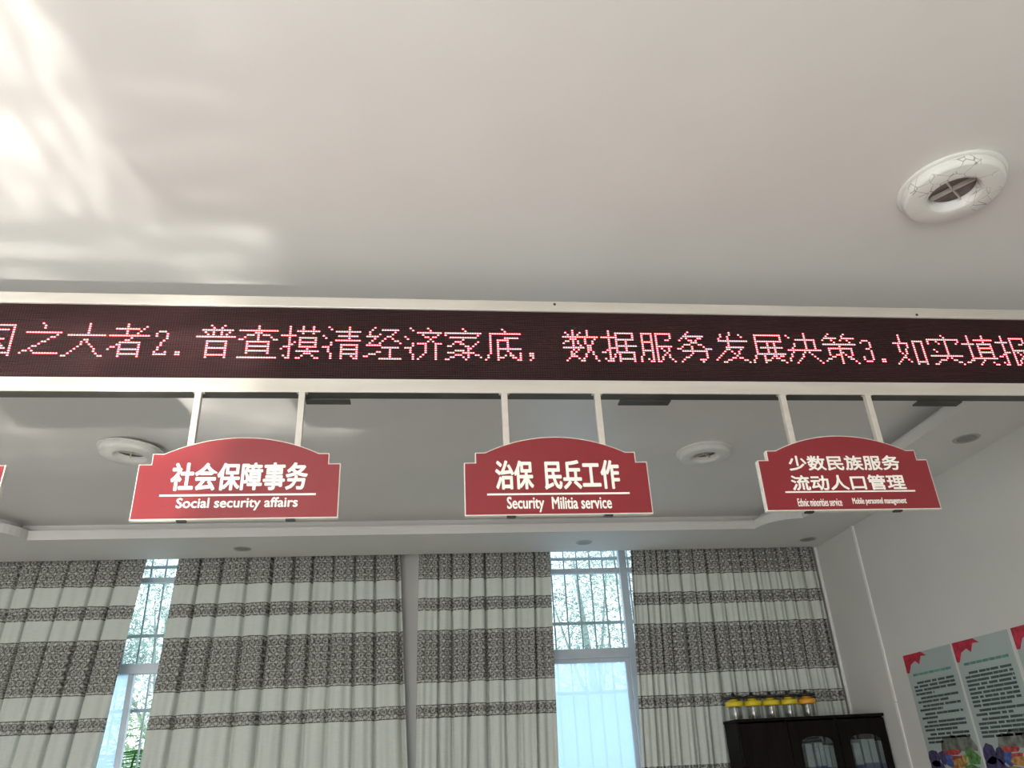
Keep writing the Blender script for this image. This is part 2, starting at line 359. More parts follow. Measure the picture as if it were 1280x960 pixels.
# ------------------------------------------------------------------ windows
def window(name, x0, x1, mull, frost, label_frost):
    root = bpy.data.objects.new(name, None); COL.objects.link(root); root.location = ((x0+x1)/2, 7.45, ZS); root['kind'] = 'structure'
    def loc(o): o.matrix_parent_inverse = Matrix.Translation(-root.location); return o
    Y0, Y1 = 7.42, 7.48
    T1, T2 = (E+1.715, E+1.762), (E+0.935, E+1.02)
    fr = MB(); fr.box(x0, x0+.06, Y0, Y1, ZS, ZH, .004); fr.box(x1-.06, x1, Y0, Y1, ZS, ZH, .004); fr.box(x0, x1, Y0, Y1, ZS, ZS+.06, .004); fr.box(x0, x1, Y0, Y1, ZH-.06, ZH, .004)
    loc(fr.build('window_frame', mWinAlu, root))
    xs = [x0+.06] + list(mull) + [x1-.06]
    for m_ in mull: loc(MB().box(m_-.036, m_+.036, Y0-.01, Y1, ZS+.06, ZH-.06, .004).build('mullion', mWinAlu, root))
    if name == 'window_1':
        loc(MB().box(-2.482, -2.437, Y0, Y1, ZS+.06, T2[0], .004).build('mullion', mWinAlu, root))
    loc(MB().box(x0+.06, x1-.06, Y0, Y1, T1[0], T1[1], .004).build('transom', mWinAlu, root))
    loc(MB().box(x0+.06, x1-.06, Y0-.012, Y1, T2[0], T2[1], .004).build('transom', mWinAlu, root))
    zs = [(ZS+.06, T2[0]), (T2[1], T1[0]), (T1[1], ZH-.06)]
    for i in range(len(xs)-1):
        a = xs[i] + (.036 if i else 0); b = xs[i+1] - (.036 if i < len(xs)-2 else 0)
        for k, (z0, z1) in enumerate(zs):
            fro = (k == 0 and i in frost)
            if name == 'window_1' and i == 1 and k == 0:
                p = loc(MB().box(a, -2.482, 7.448, 7.454, z0, z1).build('pane', mFrost, root)); p['label'] = label_frost; continue
            if fro:
                sa = MB(); t = .035
                sa.box(a, a+t, 7.435, 7.465, z0, z1, .003); sa.box(b-t, b, 7.435, 7.465, z0, z1, .003); sa.box(a+t, b-t, 7.435, 7.465, z0, z0+t, .003); sa.box(a+t, b-t, 7.435, 7.465, z1-t, z1, .003)
                loc(sa.build('sash', mWinAlu, root))
                p = loc(MB().box(a+t, b-t, 7.448, 7.454, z0+t, z1-t).build('pane', mFrost, root)); p['label'] = label_frost
            else:
                loc(MB().box(a, b, 7.448, 7.453, z0, z1).build('pane', mGlass, root))
    loc(MB().box(x0-.03, x1+.03, 7.30, 7.42, ZS-.03, ZS, .004).build('window_sill', mWinAlu, root))
window('window_1', -4.05, -0.47, (-3.4, -1.3), (0,), 'pale blue frosted pane')
window('window_2', 0.22, 3.60, (1.02, 1.95, 2.8), (0, 1, 2, 3), 'pale blue frosted pane')

def grille(x0, x1, off, label):
    g = empty('window_grille', ((x0+x1)/2, 7.7, ZS-.1), label, 'grille', 'security grilles outside the windows')
    inv = Matrix.Translation(-Vector(g.location))
    x = x0 + ((off-x0) % .131)
    while x < x1:
        o = MB().box(x-.007, x+.007, 7.693, 7.707, ZS-.1, ZH+.02).build('bar', mGrille, g); o.matrix_parent_inverse = inv; x += .131
    for z in (1.919, 1.294, .665, .0, -.62):
        o = MB().box(x0, x1, 7.68, 7.693, E+z-.014, E+z+.014).build('rail', mGrille, g); o.matrix_parent_inverse = inv
    for xx in (x0, x1):
        for z in (1.919, -.62):
            o = MB().box(xx-.012, xx+.012, 7.57, 7.70, E+z-.01, E+z+.01).build('wall_tie', mGrille, g); o.matrix_parent_inverse = inv
grille(-4.15, -0.37, -2.52, 'steel security bars outside the left window beyond the curtains')
grille(0.12, 3.70, 1.42, 'steel security bars outside the right window beyond the curtains')

# ------------------------------------------------------------------ outdoors
struct(MB().box(-14, 14, YW+.25, 30, -0.3, -0.1).build('ground', mGround))
def leafcloud(name, c, R, n, size, m, parent, aspect=.5):
    V, Fc = [], []
    for _ in range(n):
        while True:
            p = Vector((random.uniform(-1, 1), random.uniform(-1, 1), random.uniform(-1, 1)))
            if p.length < 1: break
        p = Vector((p.x*R[0], p.y*R[1], p.z*R[2])) + Vector(c)
        a = Vector((random.gauss(0, 1), random.gauss(0, 1), random.gauss(-.3, .7))).normalized(); b = a.cross(Vector((random.gauss(0, 1), random.gauss(0, 1), random.gauss(0, 1)))).normalized()
        s = size*random.uniform(.6, 1.3); i = len(V)
        V += [p-a*s, p+b*s*aspect*.5, p+a*s, p-b*s*aspect*.5]; Fc.append((i, i+1, i+2, i+3))
    o = pyd(name, V, Fc, m, parent); o['kind'] = 'stuff'; return o
def tree(x, y, label, blobs, n, size):
    t = empty('leafy_tree', (x, y, -.1), label, 'tree', 'trees outside the windows'); inv = Matrix.Translation(-Vector(t.location))
    top = max(b[0][2] for b in blobs)
    tr = MB(); tr.tube((x, y, -.1), (x+.1, y+.3, 2.4), .12, .08); tr.tube((x+.1, y+.3, 2.4), (x-.1, y+.4, top), .08, .02)
    o = tr.build('trunk', mBark, t); o.matrix_parent_inverse = inv
    for c, R in blobs:
        br = MB(); br.tube((x+.05, y+.3, 2.2), (c[0], c[1]+.3, c[2]), .035, .012); o = br.build('branch', mBark, t); o.matrix_parent_inverse = inv
        o = leafcloud('foliage', c, R, n, size, mLeaf, t); o.matrix_parent_inverse = inv
tree(2.75, 13.0, 'tree with mottled pale leaves seen through the right window bars', [((2.2, 12.8, 4.1), (.8, .5, .9)), ((3.2, 13.2, 3.7), (.8, .6, .9)), ((2.6, 13.0, 3.0), (1.0, .6, .5)), ((3.2, 12.9, 4.9), (.8, .6, .6))], 2600, .04)
tree(-4.1, 13.5, 'tree with pale leaves seen through the left window bars', [((-4.3, 13.3, 4.3), (.6, .5, .9)), ((-4.2, 13.6, 3.2), (.8, .5, .7)), ((-4.9, 13.6, 3.6), (.6, .5, .7))], 2600, .04)
bu = empty('garden_bush', (-3.45, 10.9, -.1), 'pale green bush behind the palm outside the left window', 'bush'); inv = Matrix.Translation(-Vector(bu.location))
for k in range(5):
    o = MB().tube((-3.45, 10.9, -.1), (-3.45+.3*math.cos(k*1.3), 10.9+.3*math.sin(k*1.3), 1.6), .03, .015).build('stem', mBark, bu); o.matrix_parent_inverse = inv
o = leafcloud('foliage', (-3.45, 10.9, 1.75), (.75, .5, .95), 2600, .05, mat('bush_green', (.34, .48, .26), .6, var=.3), bu); o.matrix_parent_inverse = inv
bw = MB().box(1.0, 9.0, 10.4, 10.6, -.1, E+.93, .01).build('boundary_wall', mat('boundary_blue', (.55, .74, .85), .8, var=.04), None)
tag(bw, 'pale blue yard wall behind the frosted lower pane of the right window', 'wall')
pm = empty('palm_plant', (-2.9, 9.3, -.1), 'green palm with arching fronds behind the left window bars', 'palm'); inv = Matrix.Translation(-Vector(pm.location))
o = MB().tube((-2.9, 9.3, -.1), (-2.95, 9.3, 1.62), .09, .07).build('trunk', mBark, pm); o.matrix_parent_inverse = inv
for k in range(22):
    a = k*2*PI/11 + random.uniform(-.2, .2); el = random.uniform(.5, 1.25); ln = random.uniform(.9, 1.3)
    V, Fc = [], []; prev = None; base = Vector((-2.95, 9.3, 1.58))
    for i in range(15):
        t_ = i/14; hx = ln*t_*math.cos(el)*(1+.4*t_); hz = ln*t_*math.sin(el) - .55*t_*t_*ln
        p = base + Vector((math.cos(a)*hx, math.sin(a)*hx, hz)); side = Vector((-math.sin(a), math.cos(a), 0)); dr = Vector((math.cos(a), math.sin(a), .25))
        w_ = .012*(1-t_)+.003; n0 = len(V); V += [p-side*w_, p+side*w_]
        if prev is not None: Fc.append((prev, prev+1, n0+1, n0))
        prev = n0
        if i > 1:
            for sg in (-1, 1):
                L_ = .30*math.sin(PI*min(1, t_*.9+.1))+.05; q = p+side*sg*L_+dr*L_*.8-Vector((0, 0, L_*.35)); j = len(V)
                V += [p-dr*.026, p+dr*.026, q]; Fc.append((j, j+1, j+2))
    o = pyd('frond', V, Fc, mPalm, pm); o.matrix_parent_inverse = inv

# ------------------------------------------------------------------ curtains
def curtain(label, top, bot, pitch, seed, n_bot=None):
    """top/bot: (x left, x right) at rod height and at the floor; narrow pinched pleats"""
    rnd = random.Random(seed); ztop, zbot = E+1.95, 0.05
    wid = top[1]-top[0]; npl = max(3, round(wid/pitch)); ns = npl*26; nr = 36
    dep = [rnd.uniform(.06, .10) for _ in range(npl+1)]; off = [rnd.uniform(-.18, .18) for _ in range(npl+1)]
    drift = [rnd.uniform(-.35, .35) for _ in range(npl+1)]; fade = [rnd.uniform(.0, 1.0) for _ in range(npl+1)]
    V, Fc, UV = [], [], []
    for r in range(nr+1):
        t = r/nr; z = ztop + (zbot-ztop)*t
        te = min(t, .58)/.53; x0 = top[0]+(bot[0]-top[0])*te; x1 = top[1]+(bot[1]-top[1])*te
        for i in range(ns+1):
            s = i/ns; ph = s*npl
            y = 7.19 + .010*math.sin(ph*2*PI*.9+seed) + .008*math.sin(ph*2*PI*2.3+seed*2+t*2)*(.4+t) + .02*t*math.sin(ph*2.1+seed)
            for k in range(npl+1):
                c = k+off[k]+drift[k]*t
                wd = .045+.12*t*fade[k]
                amp = dep[k]*(1-.65*t*fade[k])
                dd = (ph-c)/wd
                if abs(dd) < 3.2: y += amp*math.exp(-dd*dd)
                dd = (ph-c-.45)/(.16)
                if abs(dd) < 3.2: y -= .012*t*math.exp(-dd*dd)
            V.append((x0+(x1-x0)*s, y, z)); UV.append((s*wid*1.12+seed*.31, z))
    for r in range(nr):
        for i in range(ns):
            a = r*(ns+1)+i; Fc.append((a, a+1, a+ns+2, a+ns+1))
    root = empty('curtain', ((top[0]+top[1])/2, 7.19, zbot), label, 'curtain', 'grey banded curtains across the windows')
    o = pyd('curtain_cloth', V, Fc, mCurtain, root, True); o.matrix_parent_inverse = Matrix.Translation(-Vector(root.location))
    uvl = o.data.uv_layers.new(name='UVMap')
    for lp_ in o.data.loops: uvl.data[lp_.index].uv = UV[lp_.vertex_index]
    sm = o.modifiers.new('thickness', 'SOLIDIFY'); sm.thickness = .002
    tp = MB().box(top[0]+.01, top[1]-.01, 7.175, 7.185, ztop-.03, ztop+.05).build('heading_tape', mCream, root); tp.matrix_parent_inverse = Matrix.Translation(-Vector(root.location))
curtain('leftmost banded curtain, its right edge leaning away down to the left', (-4.1, -2.40), (-4.2, -2.568), .20, 1)
curtain('wide banded curtain between the left window gap and the white pier', (-2.135, -.190), (-2.215, -.094), .20, 2)
curtain('banded curtain hanging just right of the white wall pier', (-.013, 1.205), (-.032, 1.158), .15, 3)
curtain('banded curtain in the right corner behind the dark bookcase', (1.985, 3.79), (1.865, 3.79), .12, 4)
rl = empty('curtain_rail', (0, 7.2, E+1.97), 'white rail the banded curtains hang from above the soffit edge', 'rail')
o = MB().box(-4.5, 3.78, 7.19, 7.22, E+1.965, E+2.0, .002).build('rail_track', mCream, rl); o.matrix_parent_inverse = Matrix.Translation(-Vector(rl.location))

# ------------------------------------------------------------------ LED display
YL = 2.735; P = .01; PX0 = -2.62; PX1 = 3.30; PZ0, PZ1 = E+1.394, E+1.714
led = empty('led_display', (.34, YL, E+1.341), 'long red scrolling LED text display in a cream metal frame below the ceiling', 'display')
INV = Matrix.Translation(-Vector(led.location))
def part(o, inv=INV): o.matrix_parent_inverse = inv; return o
part(MB().box(PX0, PX1, YL+.002, YL+.03, PZ0, PZ1).build('display_panel', mBlackPanel, led))
part(MB().box(PX0-.03, PX1+.03, YL-.012, YL+.035, PZ1, E+1.763, .003).build('top_rail', mAlu, led))
part(MB().box(PX0-.03, PX1+.03, YL-.012, YL-.004, E+1.337, PZ0, .0015).build('bottom_rail', mAlu, led))
for a, b in ((PX0-.03, PX0), (PX1, PX1+.03)): part(MB().box(a, b, YL-.012, YL+.035, PZ0, PZ1, .003).build('end_rail', mAlu, led))
part(MB().box(PX0-.02, PX1+.02, YL-.004, YL+.048, E+1.3375, PZ0-.001).box(PX0-.02, PX1+.02, YL+.031, YL+.048, PZ0-.001, PZ1).build('back_housing', mDarkMetal, led))
for xc, w_ in ((-1.70, .20), (-.36, .17), (.90, .21), (2.18, .20)):
    b = MB(); b.box(xc-w_/2, xc+w_/2, YL+.045, YL+.088, E+1.331, E+1.3375); b.box(xc-w_/2, xc+w_/2, YL+.048, YL+.052, E+1.3375, E+1.42)
    part(b.build('mounting_bracket', mDarkMetal, led))
for x_ in (-2.45, 3.10): part(MB().tube((x_, YL+.06, E+1.45), (x_, YL+.06, E+2.0), .008).build('suspension_rod', mDarkMetal, led))
for x_, z_ in ((.548, E+1.748), (2.156, E+1.727)): part(MB().lathe([(0, 0), (.006, 0), (.006, -.002), (0, -.003)], 10).build('screw', mDarkMetal, led)).matrix_basis = Matrix.Translation((x_, YL-.0125, z_)) @ Matrix.Rotation(-PI/2, 4, 'X')
V, Fc = [], []
for r in range(33):          # horizontal visors between the pixel rows
    z = PZ0 + r*P; i = len(V); h = .0009
    V += [(PX0, YL+.002, z-h), (PX1, YL+.002, z-h), (PX1, YL-.003, z-h), (PX0, YL-.003, z-h), (PX0, YL+.002, z+h), (PX1, YL+.002, z+h), (PX1, YL-.003, z+h), (PX0, YL-.003, z+h)]
    Fc += [(i, i+3, i+2, i+1), (i+4, i+5, i+6, i+7), (i+3, i+7, i+6, i+2)]
part(tag(pyd('pixel_visor', V, Fc, mLouvre, led), kind='stuff'))

GL = {
'国': '11d1 111e d1de 1ddd 33b3 47a7 3bbb 737b 99aa', '之': '7070 8182 24e4 d51d 4b5c 6ded',
'大': '8085 15e5 7769 5a2d 0e1e 8799 aacd deee', '者': '6065 22a2 05e5 d195 860b 484e b8be 48b8 4bbb 4dbd',
'普': '5061 a091 22d2 6265 9295 3344 c3b4 05e5 474e b7be 47b7 4aba 4dbd', '查': '7077 02e2 6306 83e6 373c b7bc 37b7 39b9 3bbb 0eee',
'摸': '303e 0454 0a57 1d2e 62e2 8083 c0c3 7579 d5d9 75d5 77d7 79d9 6beb a9ab ac6e acee',
'清': '2031 0415 3738 0929 293e a0a6 52e2 64d4 56e6 787e d8de 78d8 7ada 7cdc bdce',
'经': '4014 1444 6318 1868 0d6b 71d1 c267 a4e7 79d9 a9ae 6eee',
'济': '2031 0415 3738 0929 293e 90a1 52e2 73b6 c7e7 d396 5787 888b 8b5e c8ce',
'家': '7081 02e2 0203 e2d3 24c4 7518 6798 989d 7d8e 7a1b 8b0e d69a 9aed', '底': '7081 22e2 222b 2b0e d484 8555 555e 59e9 959a 9ade ebee 5e8c acbd',
'，': '2b3b 2c3c 3d2e', '数': '4046 1122 7162 0383 3406 5477 0888 473b 3b7e 781e a095 a3e3 d38e 96ee',
'据': '303e 0353 0a58 1d2e 61d1 6169 694e d1d4 64d4 67e7 a4a9 7a7e dade 7ada 7ddd',
'服': '1151 111a 1a0e 515e 1555 1959 3d4e 71d1 717e d1d3 c4b4 77d7 98ee d78e',
'务': '5014 42a2 b256 4608 43b7 c8e8 29c9 6769 6a1e c9cc bdae 9dad', '发': '3124 24e4 7058 580d b1c2 57c7 c78c 8c3e 689b 9bee',
'展': '21d1 2129 290e d1d4 24d4 47d7 7479 a4a9 3aea 5b5e 5e8c 8aee dbac', '决': '0112 0d35 0828 8088 43c3 c3c8 38e8 883e 88ee',
'策': '3003 2262 a083 92e2 4354 b3c4 05e5 757e 27c7 272a c7ca bbca 790d 89ee', '如': '3027 286d 0464 6459 590e 93d3 939e d3de 9ddd',
'实': '7081 02e2 0204 e2d4 4354 2738 838a 0aea 7b1e 9bee', '填': '303c 0454 0d5b a0a4 62e2 747b d4db 74d4 76d6 78d8 5beb 8c6e cdee',
'报': '303e 0353 0a58 1d2e 71d1 717e d1d3 b4c4 77d7 98ee d78e',
'2': '2343 1415 5456 471c 1d5d 5c5d', '3': '2343 1414 5456 3747 585c 2d4d 1b1c', '.': '1c2c 1d2d'}
def dots(ch):
    s = set()
    for seg in GL[ch].split():
        x0, y0, x1, y1 = (int(c, 16) for c in seg); n = max(abs(x1-x0), abs(y1-y0), 1)
        for i in range(n+1): s.add((round(x0+(x1-x0)*i/n), round(y0+(y1-y0)*i/n)))
    return s
lit = set(); X0c = round((-.868-PX0)/P); TOPROW = 8
seq = []; c = X0c
for ch in '普查摸清经济家底，数据服务发展决策': seq.append((ch, c)); c += 16
for ch in '3.': seq.append((ch, c)); c += 8
for ch in '如实填报': seq.append((ch, c)); c += 16
c = X0c
for ch in '.2': c -= 8; seq.append((ch, c))
for ch in '者大之国': c -= 16; seq.append((ch, c))
def lens(V, Fc, x, z, y, r, h, n=6):
    i = len(V); V.append((x, y-h, z))
    for k in range(n): a = 2*PI*k/n; V.append((x+r*math.cos(a), y, z+r*math.sin(a)))
    for k in range(n): Fc.append((i, i+1+(k+1) % n, i+1+k))
for ch, c0 in seq:
    V, Fc = [], []
    for gx, gy in dots(ch):
        col, row = c0+gx, TOPROW+gy; lit.add((col, row)); lens(V, Fc, PX0+(col+.5)*P, PZ1-(row+.5)*P, YL+.001, .0045, .004, 8)
    part(tag(pyd('lit_character', V, Fc, mLedOn, led), kind='stuff'))
V, Fc = [], []
for col in range(int((PX1-PX0)/P)):
    for row in range(32):
        if (col, row) not in lit: lens(V, Fc, PX0+(col+.5)*P, PZ1-(row+.5)*P, YL+.0015, .0026, .0025, 4)
part(tag(pyd('unlit_pixels', V, Fc, mLedOff, led), kind='stuff'))

# ------------------------------------------------------------------ hanging signs
def text_mesh(name, s, x0, x1, z0, z1, y, m, parent, inv, bold=.0, ext=.0015, shear=0):
    cu = bpy.data.curves.new(name, 'FONT'); cu.body = s; cu.size = 1; cu.offset = bold; cu.resolution_u = 3; cu.shear = shear
    o = bpy.data.objects.new(name, cu); COL.objects.link(o)
    dg = bpy.context.evaluated_depsgraph_get(); me = bpy.data.meshes.new_from_object(o.evaluated_get(dg)); bpy.data.objects.remove(o); bpy.data.curves.remove(cu)
    xs = [v.co.x for v in me.vertices]; ys = [v.co.y for v in me.vertices]; a, b, c_, d = min(xs), max(xs), min(ys), max(ys)
    for v in me.vertices: v.co = Vector((x0+(v.co.x-a)/(b-a)*(x1-x0), y, z0+(v.co.y-c_)/(d-c_)*(z1-z0)))
    base = [v.co.copy() for v in me.vertices]; fcs = [tuple(p.vertices) for p in me.polygons]; V, Fc = [], []
    shifts = [(0, 0)] + ([(bold*math.cos(a*PI/4), bold*math.sin(a*PI/4)) for a in range(8)] if bold else [])
    nb = len(base)
    for k, (dx, dz) in enumerate(shifts):        # heavier weight: the same outline struck several times, a hair apart
        o_ = len(V); yy = ext + .00002*k
        V += [(v.x+dx, v.y-yy, v.z+dz) for v in base]; Fc += [tuple(i+o_ for i in f_) for f_ in fcs]
    eds = {}
    for p in me.polygons:
        for e in p.edge_keys: eds[e] = eds.get(e, 0)+1
    o_ = len(V); V += [tuple(v) for v in base]
    for (a_, b_), c2 in eds.items():
        if c2 == 1: Fc.append((a_, b_, b_+o_, a_+o_))
    bpy.data.meshes.remove(me); me = bpy.data.meshes.new(name); me.from_pydata(V, [], Fc); me.update()
    me.name = name; me.materials.clear(); me.materials.append(m)
    o = bpy.data.objects.new(name, me); COL.objects.link(o); o.parent = parent; o.matrix_parent_inverse = inv; return o
def outline(x0, x1, zb, g=0.0):
    z1, z2, z3 = zb+.203, zb+.243, zb+.306
    P_ = [(x0+g, zb+g), (x1-g, zb+g), (x1-g, z1-g), (x1-.042-g, z1-g), (x1-.042-g, z2-g)]
    a, b = x1-.080, x0+.080; n = 24; mid = (a+b)/2; half = (a-b)/2; sag = z3-z2; R = (half*half+sag*sag)/(2*sag)
    for i in range(n+1):
        x = a+(b-a)*i/n; P_.append((x, z3-R+math.sqrt(R*R-(x-mid)**2)-g))
    P_ += [(x0+.042+g, z2-g), (x0+.042+g, z1-g), (x0+g, z1-g)]
    return P_
def sign(x0, x1, zb, stems, label, texts, line):
    zb += E; ys = YL-.006
    t = empty('hanging_sign', ((x0+x1)/2, ys, zb), label, 'sign', 'red service signs hanging below the LED display'); inv = Matrix.Translation(-Vector(t.location))
    part(MB().prism(outline(x0, x1, zb), ys-.011, ys+.011).build('sign_board', mCream, t), inv)
    part(MB().prism(outline(x0, x1, zb, .0035), ys-.013, ys-.011).build('sign_face', mRed, t), inv)['label'] = 'red glossy face'
    for sx_ in stems:
        part(MB().box(sx_-.012, sx_+.012, ys-.008, ys+.014, zb+.20, E+1.3365, .002).build('hanger', mAlu, t), inv)
        part(MB().box(sx_-.02, sx_+.02, ys-.009, ys+.010, E+1.3335, E+1.3365).build('hanger_plate', mAlu, t), inv)
    for sx_ in (stems[0]+.005, stems[1]-.005):
        part(MB().box(sx_-.016, sx_+.016, ys-.009, ys+.009, zb-.006, zb+.001).build('end_plug', mBlack, t), inv)
    for nm, s, a, b, c_, d, bold in texts: text_mesh(nm, s, a, b, E+c_, E+d, ys-.0128, mLetter, t, inv, bold)
    if line: part(MB().box(line[0], line[1], ys-.0145, ys-.0128, E+line[2], E+line[3]).build('divider_line', mLetter, t), inv)
B = .0026
sign(-2.13, -1.43, .842, (-1.97, -1.60), 'red arched hanging sign mostly cut off at the left picture edge', [], None)
sign(-.990, -.290, .842, (-.826, -.449), 'red arched hanging sign for social security affairs, leftmost whole one',
     [('chinese_lettering', '社会保障事务', -.871, -.406, .947, 1.047, B), ('english_lettering', 'Social security affairs', -.842, -.432, .872, .918, .0011)], (-.903, -.371, .925, .932))
sign(.157, .851, .842, (.320, .689), 'red arched hanging sign for security and militia service, in the middle',
     [('chinese_lettering', '治保', .274, .411, .941, 1.050, B), ('chinese_lettering', '民兵工作', .456, .737, .939, 1.050, B),
      ('english_lettering', 'Security', .311, .446, .852, .910, .0011), ('english_lettering', 'Militia service', .476, .697, .863, .908, .0011)], (.239, .770, .917, .924))
sign(1.291, 1.993, .845, (1.456, 1.823), 'red arched hanging sign with two rows of white Chinese characters, rightmost',
     [('chinese_lettering', '少数民族服务', 1.414, 1.870, 1.005, 1.064, .0016), ('chinese_lettering', '流动人口管理', 1.409, 1.871, .925, .984, .0016),
      ('english_lettering', 'Ethnic minorities service', 1.417, 1.593, .861, .892, .0004), ('english_lettering', 'Mobile personnel management', 1.637, 1.856, .861, .892, .0004)], (1.376, 1.904, .915, .921))

# ------------------------------------------------------------------ ceiling rosettes and downlights
def rosette(x, y, rot, label, m, d=.40, tilt=(0, 0)):
    R0_ = d/2*abs(math.sin(tilt[1]))*.9
    t = empty('ceiling_rosette', (x, y, E+2.0-R0_), label, 'ceiling lamp', 'round plaster lamp rosettes on the ceiling', (tilt[0], tilt[1], rot)); R = d/2
    MB().lathe([(R*.62, 0), (R, 0), (R, -.006), (R*.97, -.010), (R*.90, -.010)], 64).build('base_plate', mPlaster, t, True)
    MB().lathe([(R*.91, -.008), (R*.925, -.020), (R*.915, -.036), (R*.90, -.042), (R*.875, -.046), (R*.865, -.047), (R*.60, -.049), (R*.52, -.0485), (R*.50, -.047), (R*.47, -.034), (R*.46, -.028), (R*.44, -.004)], 64).build('ring_moulding', m, t, True)
    MB().lathe([(0, -.004), (R*.30, -.005), (R*.43, -.012)], 40).build('lamp_recess', mHole, t, True)
    for k in range(4):
        a = .35+k*PI/2; b = MB(); b.box(.004, R*.42, -.003, .003, -.026, -.008, M=Matrix.Rotation(a, 4, 'Z')); b.build('lamp_vane', mVane, t)
    return t
rosette(2.068, 2.202, .3, 'large round rosette with cracked peeling rim, nearest, top right', mCracked)
rosette(-1.847, 4.905, 0.0, 'round rosette sagging with a dark gap, left of the social security sign', mPlaster, .41, (0, math.radians(4.5)))
rosette(1.994, 4.999, 2.0, 'round rosette between the middle and rightmost red signs', mPlaster, .39)
def downlight(x, y, d, label):
    t = empty('downlight', (x, y, E+1.85), label, 'downlight', 'small round soffit downlights'); R = d/2
    MB().lathe([(R*.70, .012), (R*.74, -.003), (R*.95, -.005), (R, -.001), (R, 0.001)], 32).build('trim_ring', mAluGrey, t, True)
    MB().lathe([(0, -.001), (R*.72, -.001)], 32).build('lamp_face', mHoleG, t, True)
mAluGrey = mat('downlight_rim', (0.42, 0.41, 0.38), 0.4, metal=.3); mHoleG = mat('downlight_face', (0.24, 0.235, 0.22), 0.4, var=.15, scale=30)
mLite = mat('downlight_face_light', (0.6, 0.6, 0.56), 0.4)
downlight(3.564, 4.417, .17, 'small grey downlight above and right of the rightmost red sign')
downlight(-1.517, 6.825, .15, 'small grey downlight in the soffit above the wide left curtain')
downlight(1.458, 6.811, .15, 'small downlight in the soffit above the right window gap')
downlight(3.588, 6.836, .15, 'small grey downlight in the soffit corner above the right curtain')

# ------------------------------------------------------------------ conduit on the right wall
cdt = empty('wall_conduit', (XR, 6.42, 0), 'thin white cable trunking running down the right wall by the bookcase', 'conduit'); inv = Matrix.Translation(-Vector(cdt.location))
part(MB().box(XR-.014, XR, 6.405, 6.435, E+.395, E+1.85, .003).build('trunking_length', mConduit, cdt), inv)
part(MB().box(XR-.012, XR, 6.41, 6.438, 0, E+.39, .003).build('trunking_length', mConduit, cdt), inv)

# ------------------------------------------------------------------ posters on the right wall
def poster(y0, y1, zt, zb, label, seed, nl):
    rnd = random.Random(seed); zt += E; zb += E; w_ = y0-y1
    t = empty('wall_poster', (XR, (y0+y1)/2, zb), label, 'poster', 'notice posters in a row on the right wall'); inv = Matrix.Translation(-Vector(t.location))
    part(MB().box(XR-.008, XR, y1, y0, zb, zt, .001).build('poster_board', mPaper, t), inv)
    def P3(a, b): return (XR-.0092, y0-a*w_, zt-b)          # a: 0..1 across from the far edge, b metres down
    def sheet(name, polys, m, label=None):
        V, Fc = [], []
        for pl in polys:
            i = len(V); k = len(pl)
            V += [P3(*q) for q in pl] + [(XR-.0079, y0-q[0]*w_, zt-q[1]) for q in pl]
            Fc.append(tuple(range(i, i+k))); Fc += [(i+j, i+(j+1) % k, i+k+(j+1) % k, i+k+j) for j in range(k)]
        o = part(pyd(name, V, Fc, m, t), inv)
        if label: o['label'] = label
        return o
    sheet('red_ribbon', [[(0, 0), (.40, 0), (.50, .035), (.38, .03), (.31, .085), (.24, .055), (.13, .075), (.05, .135), (0, .13)]], mRibbon)
    sheet('title_line', [[(.12+.115*i, .145), (.12+.115*i+.105, .145), (.12+.115*i+.105, .162), (.12+.115*i, .162)] for i in range(7)], mInkGreen)
    rows = []; b = .205; first = True
    for i in range(nl):
        x = .16 if first else .08; end = rnd.uniform(.35, .75) if rnd.random() < .25 else .92
        while x < end:
            l_ = rnd.uniform(.06, .22); x2 = min(end, x+l_); rows.append([(x, b), (x2, b), (x2, b+.0155), (x, b+.0155)]); x = x2+rnd.choice((.008, .012, .03))
        first = end < .9; b += .0265 if end > .9 else .030
    sheet('printed_text', rows, mInk)['kind'] = 'stuff'
    H_ = zt-zb
    def blob(a, b, ra, rb): return [(min(1, max(0, a+ra*math.cos(q*PI/4)*rnd.uniform(.7, 1.2))), min(H_-.002, b+rb*math.sin(q*PI/4)*rnd.uniform(.7, 1.2))) for q in range(8)]
    sheet('landscape_hill', [[(.30, .69), (.34, .62), (.42, .60), (.5, .61), (.55, .585), (.66, .60), (.78, .59), (.9, .61), (.985, .67), (.985, .70)]], mat('print_hill', (.15, .155, .13), .5, var=.5, scale=18))
    lay = 1
    for nm, c_, sp_ in (('indigo', (.05, .035, .10), [(.1, .73, .14, .07), (.3, .73, .1, .06), (.15, .82, .2, .08)]), ('blue', (.05, .09, .28), [(.42, .75, .10, .05), (.35, .86, .15, .06)]), ('red', (.38, .05, .04), [(.50, .70, .16, .022), (.58, .74, .14, .02)]),
                        ('orange', (.40, .20, .05), [(.60, .77, .17, .03), (.5, .83, .15, .04)]), ('green', (.08, .20, .05), [(.85, .74, .13, .055), (.8, .85, .2, .06)]), ('straw', (.45, .42, .15), [(.72, .74, .05, .03)])):
        sheet('landscape_patch', [blob(*q) for q in sp_], mat('print_'+nm, c_, .5, var=.5, scale=30)).location.x = -.0003*lay; lay += 1
poster(6.155, 5.545, .711, -.22, 'white notice poster with red corner ribbon, nearest the window wall', 11, 16)
poster(5.513, 4.925, .711, -.22, 'white notice poster with red corner ribbon, middle of the row', 12, 16)
poster(4.882, 4.29, .711, -.22, 'white notice poster with red ribbon cut by the right picture edge', 13, 16)

